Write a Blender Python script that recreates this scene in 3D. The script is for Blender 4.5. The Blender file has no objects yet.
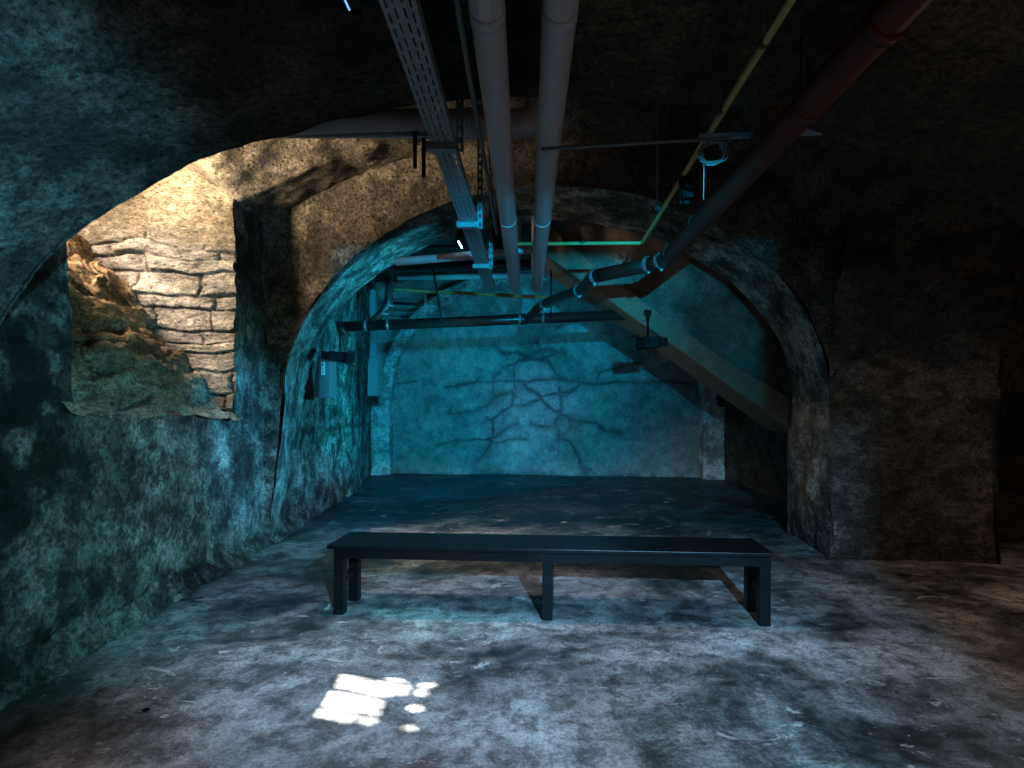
import bpy, bmesh, math, random
import numpy as np
from mathutils import Vector, Matrix, Euler
random.seed(7)
sc = bpy.context.scene
COL = sc.collection
PI = math.pi
F, CX, CY, CH = 560.0, 527.0, 406.0, 1.32

def at(px, py, d):
    return Vector(((px-CX)*d/F, d, CH+(CY-py)*d/F))

# ------------------------------------------------------------------ noise
def _h(i, j, k, s):
    n = (i*374761393 + j*668265263 + k*2147483647 + s*974634777) & 0xFFFFFFFF
    n = ((n ^ (n >> 13))*1274126177) & 0xFFFFFFFF
    n = n ^ (n >> 16)
    return (n & 0xFFFF)/32767.5-1.0
def vnoise(x, y, z, s=0):
    xi = np.floor(x).astype(np.int64); yi = np.floor(y).astype(np.int64); zi = np.floor(z).astype(np.int64)
    u = x-xi; v = y-yi; w = z-zi
    u = u*u*(3-2*u); v = v*v*(3-2*v); w = w*w*(3-2*w)
    r = 0
    for a in (0, 1):
        for b in (0, 1):
            for c in (0, 1):
                r = r + _h(xi+a, yi+b, zi+c, s)*(u if a else 1-u)*(v if b else 1-v)*(w if c else 1-w)
    return r
def fbm(x, y, z, s=0, o=4):
    r = 0; a = 1.0; f = 1.0; t = 0
    for i in range(o):
        r = r + a*vnoise(x*f+i*17.3, y*f+i*5.1, z*f-i*9.7, s+i); t += a; a *= .52; f *= 2.03
    return r/t
def sstep(a, b, x):
    t = np.clip((x-a)/(b-a), 0, 1); return t*t*(3-2*t)

# ------------------------------------------------------------------ mesh surface made of noisy patches
class Surf:
    def __init__(s): s.v = []; s.f = []; s.c = []; s.m = []; s.n = 0
    def patch(s, fn, nu, nv, amp=.02, freq=3.0, tint=None, mi=0, hole=None):
        U, V = np.meshgrid(np.linspace(0, 1, nu+1), np.linspace(0, 1, nv+1), indexing='ij')
        X, Y, Z = fn(U, V)
        X = X+0*U; Y = Y+0*U; Z = Z+0*U
        P = [X, Y, Z]
        if amp:
            d = [fbm(X*freq, Y*freq, Z*freq, 11+k*31, 5)*amp for k in range(3)]
            P = [X+d[0], Y+d[1], Z+d[2]]
        T = np.ones((nu+1, nv+1, 3))
        if tint is not None:
            t = tint(X, Y, Z)
            T = T*(t if t.ndim == 3 else t[..., None])
        vs = np.stack([p.ravel() for p in P], 1)
        I = np.arange((nu+1)*(nv+1)).reshape(nu+1, nv+1)+s.n
        q = np.stack([I[:-1, :-1].ravel(), I[1:, :-1].ravel(), I[1:, 1:].ravel(), I[:-1, 1:].ravel()], 1)
        if hole is not None:
            cx = (X[:-1, :-1]+X[1:, 1:])/2; cy = (Y[:-1, :-1]+Y[1:, 1:])/2; cz = (Z[:-1, :-1]+Z[1:, 1:])/2
            q = q[~hole(cx, cy, cz).ravel()]
        s.v.append(vs); s.f.append(q); s.c.append(T.reshape(-1, 3)); s.m.append(np.full(len(q), mi)); s.n += len(vs)
    def build(s, name, mats, parent=None, kind='structure'):
        v = np.concatenate(s.v); f = np.concatenate(s.f); c = np.concatenate(s.c); m = np.concatenate(s.m)
        me = bpy.data.meshes.new(name)
        me.vertices.add(len(v)); me.vertices.foreach_set('co', v.ravel())
        me.loops.add(len(f)*4); me.loops.foreach_set('vertex_index', f.ravel().astype(np.int32))
        me.polygons.add(len(f)); me.polygons.foreach_set('loop_start', np.arange(0, len(f)*4, 4, dtype=np.int32))
        me.polygons.foreach_set('loop_total', np.full(len(f), 4, dtype=np.int32))
        me.polygons.foreach_set('use_smooth', np.ones(len(f), dtype=bool))
        for x in mats: me.materials.append(x)
        me.update(calc_edges=True)
        me.polygons.foreach_set('material_index', m.astype(np.int32))
        a = me.color_attributes.new('tint', 'FLOAT_COLOR', 'POINT')
        a.data.foreach_set('color', np.concatenate([c, np.ones((len(c), 1))], 1).astype(np.float32).ravel())
        o = bpy.data.objects.new(name, me); COL.objects.link(o)
        if parent: o.parent = parent
        elif kind: o['kind'] = kind
        return o

# ------------------------------------------------------------------ materials
def new_mat(name):
    m = bpy.data.materials.new(name); m.use_nodes = True
    nt = m.node_tree; b = nt.nodes['Principled BSDF']
    return m, nt, b
def N(nt, t, **k):
    n = nt.nodes.new(t)
    for a, v in k.items():
        if a in n.inputs.keys() if hasattr(n.inputs, 'keys') else False: n.inputs[a].default_value = v
        else: setattr(n, a, v)
    return n
def ramp(nt, stops):
    r = nt.nodes.new('ShaderNodeValToRGB'); e = r.color_ramp.elements
    while len(e) < len(stops): e.new(.5)
    for q, (p, c) in zip(e, stops):
        q.position = p; q.color = (*c, 1) if len(c) == 3 else c
    return r
def mul(nt, a, b, fac=1.0):
    m = nt.nodes.new('ShaderNodeMix'); m.data_type = 'RGBA'; m.blend_type = 'MULTIPLY'
    m.inputs[0].default_value = fac
    nt.links.new(a, m.inputs[6]); nt.links.new(b, m.inputs[7]); return m.outputs[2]
def plaster(name, stops, s1=1.3, fine=(.45, 1.25), rough=.9, bump=.6, bscale=22, stretch=(1, 1, 1), pits=.6, spec=.3, mid=(.62, 1.15), bdist=.03, flake=.5, fs=3.2):
    m, nt, b = new_mat(name); L = nt.links.new
    g = nt.nodes.new('ShaderNodeNewGeometry'); mp = nt.nodes.new('ShaderNodeMapping'); mp.inputs['Scale'].default_value = stretch
    L(g.outputs['Position'], mp.inputs[0])
    def noise(sc_, det=6, rg=.6, dist=0):
        n = nt.nodes.new('ShaderNodeTexNoise'); n.inputs['Scale'].default_value = sc_; n.inputs['Detail'].default_value = det
        n.inputs['Roughness'].default_value = rg; n.inputs['Distortion'].default_value = dist; L(mp.outputs[0], n.inputs['Vector']); return n
    n1 = noise(s1, 9, .68, .4); r1 = ramp(nt, stops); L(n1.outputs[0], r1.inputs[0])
    n2 = noise(s1*5.3, 8, .72, .2); r2 = ramp(nt, [(.36, (mid[0],)*3), (.6, (mid[1],)*3)]); L(n2.outputs[0], r2.inputs[0])
    n3 = noise(38, 4, .7); r3 = ramp(nt, [(.35, (fine[0],)*3), (.62, (fine[1],)*3)]); L(n3.outputs[0], r3.inputs[0])
    c = mul(nt, r1.outputs[0], r2.outputs[0]); c = mul(nt, c, r3.outputs[0])
    n6 = noise(fs, 13, .74, .15); r6 = ramp(nt, [(.47, (1-flake,)*3), (.515, (1,)*3)]); L(n6.outputs[0], r6.inputs[0]); c = mul(nt, c, r6.outputs[0])
    n7 = noise(75, 3, .8); r7 = ramp(nt, [(.36, (.25,)*3), (.47, (1.05,)*3)]); L(n7.outputs[0], r7.inputs[0]); c = mul(nt, c, r7.outputs[0], min(1, pits+.2))
    at_ = nt.nodes.new('ShaderNodeAttribute'); at_.attribute_name = 'tint'
    c = mul(nt, c, at_.outputs['Color'])
    vo = nt.nodes.new('ShaderNodeTexVoronoi'); vo.inputs['Scale'].default_value = 17; vo.inputs['Randomness'].default_value = 1.0; L(mp.outputs[0], vo.inputs['Vector'])
    r4 = ramp(nt, [(.16, (0,)*3), (.26, (1,)*3)]); L(vo.outputs['Distance'], r4.inputs[0])
    r5 = ramp(nt, [(0, (1-pits,)*3), (1, (1,)*3)]); L(r4.outputs[0], r5.inputs[0])
    c = mul(nt, c, r5.outputs[0], .8)
    L(c, b.inputs['Base Color'])
    nb = noise(bscale, 8, .75)
    ad = nt.nodes.new('ShaderNodeMath'); ad.operation = 'MULTIPLY_ADD'; L(r4.outputs[0], ad.inputs[0]); ad.inputs[1].default_value = pits*.35; L(nb.outputs[0], ad.inputs[2])
    bu = nt.nodes.new('ShaderNodeBump'); bu.inputs['Strength'].default_value = bump; bu.inputs['Distance'].default_value = bdist
    L(ad.outputs[0], bu.inputs['Height']); L(bu.outputs[0], b.inputs['Normal'])
    b.inputs['Roughness'].default_value = rough; b.inputs['Specular IOR Level'].default_value = spec
    return m
def simple(name, col, rough=.5, metal=0., spec=.5, var=.25, sc_=14, bump=.05, emis=None):
    m, nt, b = new_mat(name); L = nt.links.new
    tc = nt.nodes.new('ShaderNodeNewGeometry'); n = nt.nodes.new('ShaderNodeTexNoise'); n.inputs['Scale'].default_value = sc_; n.inputs['Detail'].default_value = 6
    L(tc.outputs['Position'], n.inputs['Vector'])
    r = ramp(nt, [(.3, tuple(x*(1-var) for x in col)), (.7, tuple(min(1, x*(1+var)) for x in col))]); L(n.outputs[0], r.inputs[0]); L(r.outputs[0], b.inputs['Base Color'])
    bu = nt.nodes.new('ShaderNodeBump'); bu.inputs['Strength'].default_value = bump; bu.inputs['Distance'].default_value = .01; L(n.outputs[0], bu.inputs['Height']); L(bu.outputs[0], b.inputs['Normal'])
    b.inputs['Roughness'].default_value = rough; b.inputs['Metallic'].default_value = metal; b.inputs['Specular IOR Level'].default_value = spec
    if emis: b.inputs['Emission Color'].default_value = (*emis[0], 1); b.inputs['Emission Strength'].default_value = emis[1]
    return m

M = {}
M['vault'] = plaster('rough_vault_stucco', [(.3, (.09, .08, .065)), (.5, (.20, .18, .15)), (.7, (.34, .31, .26))], s1=1.5, bump=1.0, bscale=30, bdist=.09, fine=(.35, 1.3), mid=(.5, 1.2), pits=.75)
M['wall'] = plaster('weathered_wall_plaster', [(.34, (.05, .055, .05)), (.47, (.17, .17, .15)), (.6, (.34, .34, .30)), (.75, (.5, .49, .42))], s1=2.1, flake=.62, fs=4.2, stretch=(1, 1, 1), mid=(.35, 1.25), bump=1.0, bscale=26, bdist=.05, fine=(.4, 1.25))
M['stone'] = plaster('rough_stone_and_mortar', [(.3, (.20, .165, .125)), (.5, (.42, .37, .30)), (.7, (.66, .59, .48))], s1=2.6, bump=1.0, bscale=16, stretch=(1, 1, 1.9), flake=.35, fs=6, bdist=.05)
M['brick'] = plaster('dark_masonry', [(.3, (.045, .037, .033)), (.5, (.10, .085, .07)), (.72, (.19, .16, .13))], s1=2.4, stretch=(1, 1, 1.5), bump=1, bscale=12)
M['back'] = plaster('back_wall_render', [(.3, (.26, .28, .27)), (.5, (.42, .44, .42)), (.7, (.58, .59, .55))], s1=1.1, bump=.4, pits=.25, mid=(.7, 1.15), fine=(.7, 1.15), flake=.18)
M['beam'] = plaster('smooth_beam_plaster', [(.3, (.17, .125, .08)), (.7, (.25, .19, .13))], s1=1.2, bump=.15, pits=.05, mid=(.85, 1.1), fine=(.85, 1.08), flake=.06)
M['bench'] = simple('black_painted_wood', (.003, .004, .005), rough=.36, spec=.2, var=.3, sc_=30)
M['grey_pipe'] = simple('grey_plastic_pipe', (.36, .30, .30), rough=.42, var=.12, sc_=3)
M['red_pipe'] = simple('red_brown_cast_pipe', (.07, .014, .010), rough=.42, spec=.2, var=.25, sc_=8)
M['dark_pipe'] = simple('black_brown_pipe', (.03, .018, .016), rough=.3, var=.2)
M['yellow'] = simple('yellow_gas_paint', (.33, .25, .085), rough=.5, var=.15)
M['galv'] = simple('galvanised_steel', (.24, .25, .26), rough=.42, metal=.6, var=.2, sc_=40)
M['black'] = simple('black_lamp_metal', (.006, .006, .007), rough=.6, spec=.12, var=.2)
M['rib'] = plaster('pale_rib_plaster', [(.3, (.55, .57, .55)), (.7, (.85, .86, .82))], s1=1.5, bump=.5, pits=.3)
M['rubber'] = simple('rubber_band', (.03, .03, .03), rough=.7)
M['box'] = simple('pale_grey_enamel', (.17, .18, .20), rough=.5, var=.08)
M['label'] = simple('white_sticker', (.8, .8, .8), rough=.5, var=.05)
M['ink'] = simple('black_print', (.03, .03, .03), rough=.6, var=.05)
M['cable'] = simple('grey_cable_sheath', (.10, .105, .105), rough=.5, var=.1)
M['lens'] = simple('lit_blue_lens', (.3, .6, .9), emis=((.35, .8, 1.0), 14.0))
M['lens_dim'] = simple('dim_blue_lens', (.1, .3, .5), emis=((.12, .45, .9), 1.6))

# floor material
def floor_mat():
    m, nt, b = new_mat('stained_concrete_floor'); L = nt.links.new
    g = nt.nodes.new('ShaderNodeNewGeometry')
    def noise(s, det=8, rg=.65, dist=0., st=(1, 1, 1), off=(0, 0, 0)):
        mp = nt.nodes.new('ShaderNodeMapping'); mp.inputs['Scale'].default_value = st; mp.inputs['Location'].default_value = off; L(g.outputs['Position'], mp.inputs[0])
        n = nt.nodes.new('ShaderNodeTexNoise'); n.inputs['Scale'].default_value = s; n.inputs['Detail'].default_value = det; n.inputs['Roughness'].default_value = rg; n.inputs['Distortion'].default_value = dist
        L(mp.outputs[0], n.inputs['Vector']); return n.outputs[0]
    n1 = noise(1.05, 9, .68, .5, (1, 1.2, 1), (3.1, 1.7, 0)); r1 = ramp(nt, [(.38, (.05, .052, .055)), (.46, (.16, .16, .16)), (.55, (.36, .355, .35)), (.68, (.60, .58, .56))]); L(n1, r1.inputs[0])
    n2 = noise(7, 14, .8, .3); r2 = ramp(nt, [(.42, (.32,)*3), (.56, (1.2,)*3)]); L(n2, r2.inputs[0])
    n3 = noise(60, 6, .8); r3 = ramp(nt, [(.38, (.5,)*3), (.58, (1.2,)*3)]); L(n3, r3.inputs[0])
    c = mul(nt, r1.outputs[0], r2.outputs[0]); c = mul(nt, c, r3.outputs[0])
    a = nt.nodes.new('ShaderNodeAttribute'); a.attribute_name = 'tint'; c = mul(nt, c, a.outputs['Color'])
    # pale scuffs
    n4 = noise(4.2, 12, .72, 1.0, (1, 1.5, 1), (9, 2, 0)); r4 = ramp(nt, [(.60, (0,)*3), (.625, (1,)*3)]); L(n4, r4.inputs[0])
    mx = nt.nodes.new('ShaderNodeMix'); mx.data_type = 'RGBA'; L(r4.outputs[0], mx.inputs[0]); L(c, mx.inputs[6]); mx.inputs[7].default_value = (.42, .41, .40, 1)
    L(mx.outputs[2], b.inputs['Base Color'])
    rr = ramp(nt, [(.4, (.38,)*3), (.6, (.75,)*3)]); L(n1, rr.inputs[0]); L(rr.outputs[0], b.inputs['Roughness'])
    bu = nt.nodes.new('ShaderNodeBump'); bu.inputs['Strength'].default_value = .35; bu.inputs['Distance'].default_value = .012
    L(n2, bu.inputs['Height']); L(bu.outputs[0], b.inputs['Normal'])
    return m
M['floor'] = floor_mat()

# ------------------------------------------------------------------ room shell
def wx(y): return -2.27-.041*y           # left wall line

# floor
s = Surf()
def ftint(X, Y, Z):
    far = sstep(5.6, 6.6, Y+.1*X+.25*fbm(X*2, Y*2, Z, 5))  # far floor darkened in colour, for missing light and wet concrete
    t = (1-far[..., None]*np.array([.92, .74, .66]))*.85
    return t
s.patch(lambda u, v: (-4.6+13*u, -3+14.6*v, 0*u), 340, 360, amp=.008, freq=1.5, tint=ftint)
s.build('floor', [M['floor']])

# left wall ---------------------------------------------------------
NJ, FJ = 2.95, 4.72       # near / far side of the window recess
SILL = 1.22
s = Surf()
def wall_tint(X, Y, Z):  # darker near end and foot, in mottled patches
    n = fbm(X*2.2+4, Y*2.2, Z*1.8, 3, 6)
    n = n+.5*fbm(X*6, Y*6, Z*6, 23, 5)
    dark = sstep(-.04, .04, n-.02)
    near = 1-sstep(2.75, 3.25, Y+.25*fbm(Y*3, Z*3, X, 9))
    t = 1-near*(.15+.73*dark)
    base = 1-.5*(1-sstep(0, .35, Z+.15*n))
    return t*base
s.patch(lambda u, v: (wx(-3+(NJ+3)*u), -3+(NJ+3)*u, 2.45*v), 240, 120, amp=.05, freq=2.2, tint=wall_tint)
s.patch(lambda u, v: (wx(NJ+(FJ-NJ)*u)-.0*v, NJ+(FJ-NJ)*u, (SILL+.08*(1-u))*v), 110, 80, amp=.05, freq=2.2, tint=wall_tint)
def streak(X, Y, Z):
    return 1-.55*sstep(-.05, .3, fbm(Y*5, X*5, Z*1.3, 8, 5))
s.patch(lambda u, v: (wx(FJ+(6.4-FJ)*u), FJ+(6.4-FJ)*u, 3.3*v), 110, 170, amp=.05, freq=2.2, tint=streak)
def dado(X, Y, Z):
    n = fbm(Y*3, X, Z*3, 5, 4)
    t = np.ones(X.shape+(3,))*1.7
    band = np.exp(-((Z-1.02+.05*n)/.04)**2)
    rough = sstep(.95, 1.1, Z+.1*n)*(1-sstep(8.6, 8.9, Y))
    t *= (1-.55*band-.4*rough*sstep(-.2, .3, fbm(Y*6, X, Z*6, 4)))[..., None]
    return t
s.patch(lambda u, v: (wx(6.3+4.7*u)-.26*sstep(8.3, 10.4, 6.3+4.7*u), 6.3+4.7*u, 4.1*v), 200, 180, amp=.035, freq=2.2, tint=dado)
# rubble toe along the foot of the wall
s.patch(lambda u, v: (wx(-3+9.3*u)+.10*(1-v), -3+9.3*u, .0+.16*v), 300, 10, amp=.07, freq=5, tint=lambda X, Y, Z: .75+.4*fbm(X*4, Y*4, Z*4, 2))
# recess: sloping sill of flat stones
def stones(A, B, rows_seed, hmin, hmax, wmin, wmax, zmax=4.2):
    """A = along coordinate, B = height coordinate; returns joint mask (1 in joints) and per-block value"""
    rnd = random.Random(rows_seed)
    joint = np.zeros(A.shape); val = np.zeros(A.shape)
    z = 0.
    A2 = A+.09*fbm(A*3, B*5, 0*A, 77, 5); B2 = B+.08*fbm(A*2.2, B*3, 0*A+5, 78, 5)
    while z < zmax:
        h = rnd.uniform(hmin, hmax); inrow = (B2 >= z) & (B2 < z+h)
        x = -6.
        while x < 7.:
            w = rnd.uniform(wmin, wmax)
            mblk = inrow & (A2 >= x) & (A2 < x+w)
            if mblk.any():
                e = np.minimum(np.minimum(A2-x, x+w-A2), np.minimum(B2-z, z+h-B2))
                joint[mblk] = (1-sstep(.0, .020, e))[mblk]; val[mblk] = rnd.uniform(-1, 1)
            x += w
        z += h
    return joint, val
def sill_fn(u, v):
    y = NJ-.05+(FJ-NJ+.1)*u; d = 1.79*v-.02
    x = wx(y)-d+.02
    z = SILL+.08*(1-u)+1.22*d+.0*u
    st = np.floor(v*14+.5*fbm(u*3, v*5, u, 6))/14
    j, val = stones(y+.25*d, 3*d, 5, .10, .26, .3, .9, 6)
    rg = fbm(y*2.2, d*9, 0*y, 41, 5)
    f_ = sstep(.0, .12, d); rg = rg+.45*fbm(y*7, d*12, 0*y, 42, 4); return x+.03*val*f_, y, z+(.05*val-.015*j+.13*rg)*f_
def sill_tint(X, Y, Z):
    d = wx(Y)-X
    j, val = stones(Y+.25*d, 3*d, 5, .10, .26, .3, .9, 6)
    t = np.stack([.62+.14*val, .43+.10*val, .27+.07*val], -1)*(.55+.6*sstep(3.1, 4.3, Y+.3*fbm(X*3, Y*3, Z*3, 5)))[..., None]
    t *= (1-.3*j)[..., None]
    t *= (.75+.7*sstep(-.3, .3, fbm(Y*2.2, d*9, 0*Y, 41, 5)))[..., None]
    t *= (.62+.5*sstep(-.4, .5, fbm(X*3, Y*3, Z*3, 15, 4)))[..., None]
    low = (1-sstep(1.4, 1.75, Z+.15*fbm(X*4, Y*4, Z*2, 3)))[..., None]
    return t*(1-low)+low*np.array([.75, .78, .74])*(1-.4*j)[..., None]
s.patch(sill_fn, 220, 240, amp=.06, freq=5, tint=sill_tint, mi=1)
# far side of the recess: coursed stone seen face on
def jy(x): return FJ-.22*(wx(FJ)-x)
def jamb_fn(u, v):
    x = wx(FJ)+.0-1.75*u; z = .95+3.05*v
    j, val = stones(x, z, 12, .07, .2, .25, .75)
    up = sstep(2.62, 2.8, z+.14*fbm(x*3, z*3, x, 4))
    return x, jy(x)+(.028*j-.03*val-.03*fbm(x*3, z*14, x, 91, 5))*(1-up)+0.06*up*fbm(x*4, z*4, x, 14), z
def jamb_tint(X, Y, Z):
    j, val = stones(X, Z, 12, .07, .2, .25, .75)
    up = sstep(2.62, 2.8, Z+.14*fbm(X*3, Z*3, X, 4))
    t = np.stack([1.0+.2*val, .97+.2*val, .98+.18*val], -1)
    t *= (1-.42*j*(1-sstep(-.2, .05, fbm(X*2.5, Z*2.5, X, 21))))[..., None]
    t *= (.8+.5*fbm(X*3, Z*14, X, 91, 5))[..., None]
    u = up[..., None]
    pl = np.array([.98, .90, .74])*(.85+.3*fbm(X*4, Z*4, X, 31))[..., None]
    t = t*(1-u)+u*pl
    low = (1-sstep(1.35, 1.9, Z))[..., None]
    return t*(1-.4*low)
s.patch(jamb_fn, 260, 400, amp=.02, freq=7, tint=jamb_tint, mi=1)
# near side of the recess
s.patch(lambda u, v: (wx(NJ)-1.8*u, NJ+.05*u, .9+3.1*v), 60, 80, amp=.05, freq=2.2, mi=1)
s.build('wall_left', [M['wall'], M['stone']])

# near vault + first arch ------------------------------------------
def ell(cx, a, z0, r, th, p=2.0):
    c = np.cos(th); q = np.sin(th)
    return cx+a*np.sign(c)*np.abs(c)**(2/p), z0+r*np.abs(q)**(2/p)
s = Surf()
Y1 = 2.5
def near_fn(u, v):
    th = PI*(1-u)
    y = -3+(Y1+3)*v
    k = 1-sstep(1.64, 1.74, y+.03*np.sin(th*9))
    x, z = ell(.1, 2.55+.05*k, 1.35, 1.36+.07*k, th)
    return x, y, z
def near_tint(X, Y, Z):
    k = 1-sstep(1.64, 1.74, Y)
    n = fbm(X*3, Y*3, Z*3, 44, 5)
    lf = (1-sstep(-1.6, -.3, X))[..., None]  # left lighter, rest browner: the fall of light put into the colour
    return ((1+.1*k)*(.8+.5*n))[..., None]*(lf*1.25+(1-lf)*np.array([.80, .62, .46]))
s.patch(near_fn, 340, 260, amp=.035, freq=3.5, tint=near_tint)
# face of the arch seen from behind
def ring(cx, a, z0, r, yf, top=4.3, xl=-4.3, xr=6.5, legs=True):
    def f(u, v):
        th = PI*(1-u)
        x, z = ell(cx, a, z0, r, th)
        bx = xl+(xr-xl)*u; bz = top+0*u
        return x*(1-v)+bx*v, yf(x*(1-v)+bx*v), z*(1-v)+bz*v
    return f
s.patch(ring(.1, 2.55, 1.35, 1.36, lambda x: Y1+.02+0*x), 200, 30, amp=.035, freq=3.5)
# middle bay vault
def mid_z(x, y):
    xc = np.clip(x, -2.46, 3.0)
    z = 2.62+1.05*(1-np.abs(np.clip(xc, -3, 2.4)/3.0)**2.6)+.22*np.sin(PI*np.clip((y-2.5)/2.3, 0, 1))
    z = z+.55*np.clip(-2.46-x, 0, 3)
    cr = 1.45+1.65*np.clip(1-np.abs((y-3.55)/1.28)**2.4, 0, 1)**(1/2.4)
    w = sstep(2.2, 3.1, x)
    return z*(1-w)+cr*w
def mid_fn(u, v):
    x = -4.3+10.8*u; y = 2.48+2.95*v
    return x, y, mid_z(x, y)
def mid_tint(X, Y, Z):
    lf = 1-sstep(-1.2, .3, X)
    rt = (1-.15*sstep(-.2, .9, X))[..., None]  # right side darkened in colour where less light reaches
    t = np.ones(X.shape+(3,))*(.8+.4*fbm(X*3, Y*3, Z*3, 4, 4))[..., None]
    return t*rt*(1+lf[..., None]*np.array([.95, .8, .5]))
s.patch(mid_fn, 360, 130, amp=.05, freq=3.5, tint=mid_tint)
# far bay vault
s.patch(lambda u, v: (-3.2+9*u, 5.9+5.4*v, 3.72+.12*np.sin(PI*u)+0*v), 160, 100, amp=.04, freq=2.5, tint=lambda X, Y, Z: .45+0*X)
s.build('ceiling', [M['vault']])

# second arch ---------------------------------------------------------
s = Surf()
def yA(x): return 5.05-.1*x
CXN, AN, ZN, RN = .15, 2.45, 1.35, 1.95
CXF, AF, ZF, RF = .12, 2.62, 1.35, 1.95
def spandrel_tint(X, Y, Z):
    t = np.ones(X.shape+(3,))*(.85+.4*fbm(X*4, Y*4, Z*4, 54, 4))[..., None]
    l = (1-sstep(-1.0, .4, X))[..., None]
    t = t*(1+l*np.array([.55, .42, .2]))*(1-.15*sstep(-.3, .7, X))[..., None]  # unlit right half dimmed through the tint
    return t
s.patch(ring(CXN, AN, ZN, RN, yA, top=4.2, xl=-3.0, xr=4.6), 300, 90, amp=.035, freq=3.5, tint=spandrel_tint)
def intr(u, v):
    th = PI*(1-u)
    x0, z0 = ell(CXN, AN, ZN, RN, th); x1, z1 = ell(CXF, AF, ZF, RF, th)
    vv = np.clip(v, 0, 1)
    x = x0*(1-vv)+x1*vv; z = z0*(1-vv)+z1*vv
    return x, yA(x)+1.0*vv, z
s.patch(intr, 300, 50, amp=.03, freq=3.0, tint=lambda X, Y, Z: 1.5+.4*fbm(X*3, Y*3, Z*3, 3), mi=1)
# left jamb
s.patch(lambda u, v: (-2.3-.13*(1-v)-.2*u, yA(-2.3)+1.0*u, 1.37*v), 40, 50, amp=.035, freq=3, mi=1)
s.patch(lambda u, v: (-2.3-.13*(1-v)-.5*u, yA(-2.3)+0*u, 1.9*v), 20, 50, amp=.035, freq=3, mi=1)
s.build('trim_1', [M['vault'], M['wall']])

# right side: pier and masonry beyond ---------------------------------
s = Surf()
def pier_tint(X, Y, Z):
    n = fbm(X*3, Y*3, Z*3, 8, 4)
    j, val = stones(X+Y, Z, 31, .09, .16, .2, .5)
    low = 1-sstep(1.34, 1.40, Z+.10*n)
    t = 1.5*(1-.68*sstep(1.5, 1.95, Z+.1*n))*(1-.30*low)*(1-.4*j*low+.2*val*low)  # upper pier dimmed in colour, as if out of the light
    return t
def pier_fn(u, v):
    x = 2.6+1.32*u; z = 3.0*v
    j, val = stones(x+yA(x), z, 31, .09, .16, .2, .5)
    lw = 1-sstep(1.34, 1.42, z)
    return x, yA(x)+.012+(.03*j-.02*val)*lw-.25*sstep(1.5, 3.0, z)+.02*(1-sstep(1.32, 1.36, z+.10*fbm(x*3, yA(x)*3, z*3, 8, 4))), z
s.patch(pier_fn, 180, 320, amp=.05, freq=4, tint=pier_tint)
# inner face of the pier (towards the opening)
def pin(u, v):
    return 2.6+.13*u, yA(2.6)+1.0*u, 1.42*v
def pin_tint(X, Y, Z):
    n = fbm(X*3, Y*5, Z*5, 18, 4)
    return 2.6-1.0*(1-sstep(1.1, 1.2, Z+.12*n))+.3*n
s.patch(pin, 90, 110, amp=.06, freq=4, tint=pin_tint)
# return of the pier to the right and wall behind it
s.patch(lambda u, v: (3.92+.02*np.sin(v*9), yA(3.92)+.95*u, 1.9*v), 50, 90, amp=.05, freq=4, tint=lambda X, Y, Z: .8+0*X)
s.patch(lambda u, v: (3.85+3.6*u, 5.42+0*u, 3.4*v), 160, 150, amp=.07, freq=3, tint=lambda X, Y, Z: .8+.3*fbm(X*3, Y*3, Z*3, 3))
s.patch(lambda u, v: (7.4+0*u, -3+8.6*u, 3.6*v), 120, 60, amp=.07, freq=3)
s.patch(lambda u, v: (2.62+.35*u, Y1+.02+0*u, 1.6*v), 12, 40, amp=.03, freq=3)
s.patch(lambda u, v: (2.64+0*u, -3+5.5*u, 1.6*v), 80, 40, amp=.03, freq=3)
# bay three right wall, with bricks showing
def b3(X, Y, Z):
    br = sstep(.25, .6, fbm(Y*2, Z*2, X, 19, 3)+.6-2*np.abs(Z-1.3))
    row = np.floor(Z/.08); a = (Y/.24+.5*(row % 2)) % 1; b_ = (Z/.08) % 1
    mort = ((a < .06) | (b_ < .14)).astype(float)
    t = np.ones(X.shape+(3,))
    return t*(1-br[..., None])+br[..., None]*(np.array([1.5, .9, .7])*(1-.6*mort[..., None]))
s.patch(lambda u, v: (3.55-.02*u, 5.9+4.8*u, 4.1*v), 220, 200, amp=.03, freq=3, tint=b3)
s.patch(lambda u, v: (2.7+1.0*u, 6.02-.1*(2.7+u)+.05, 1.2*0+4.0*v), 50, 80, amp=.03, freq=3, tint=lambda X, Y, Z: .6+0*X)
s.build('wall_right', [M['brick']])

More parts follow.
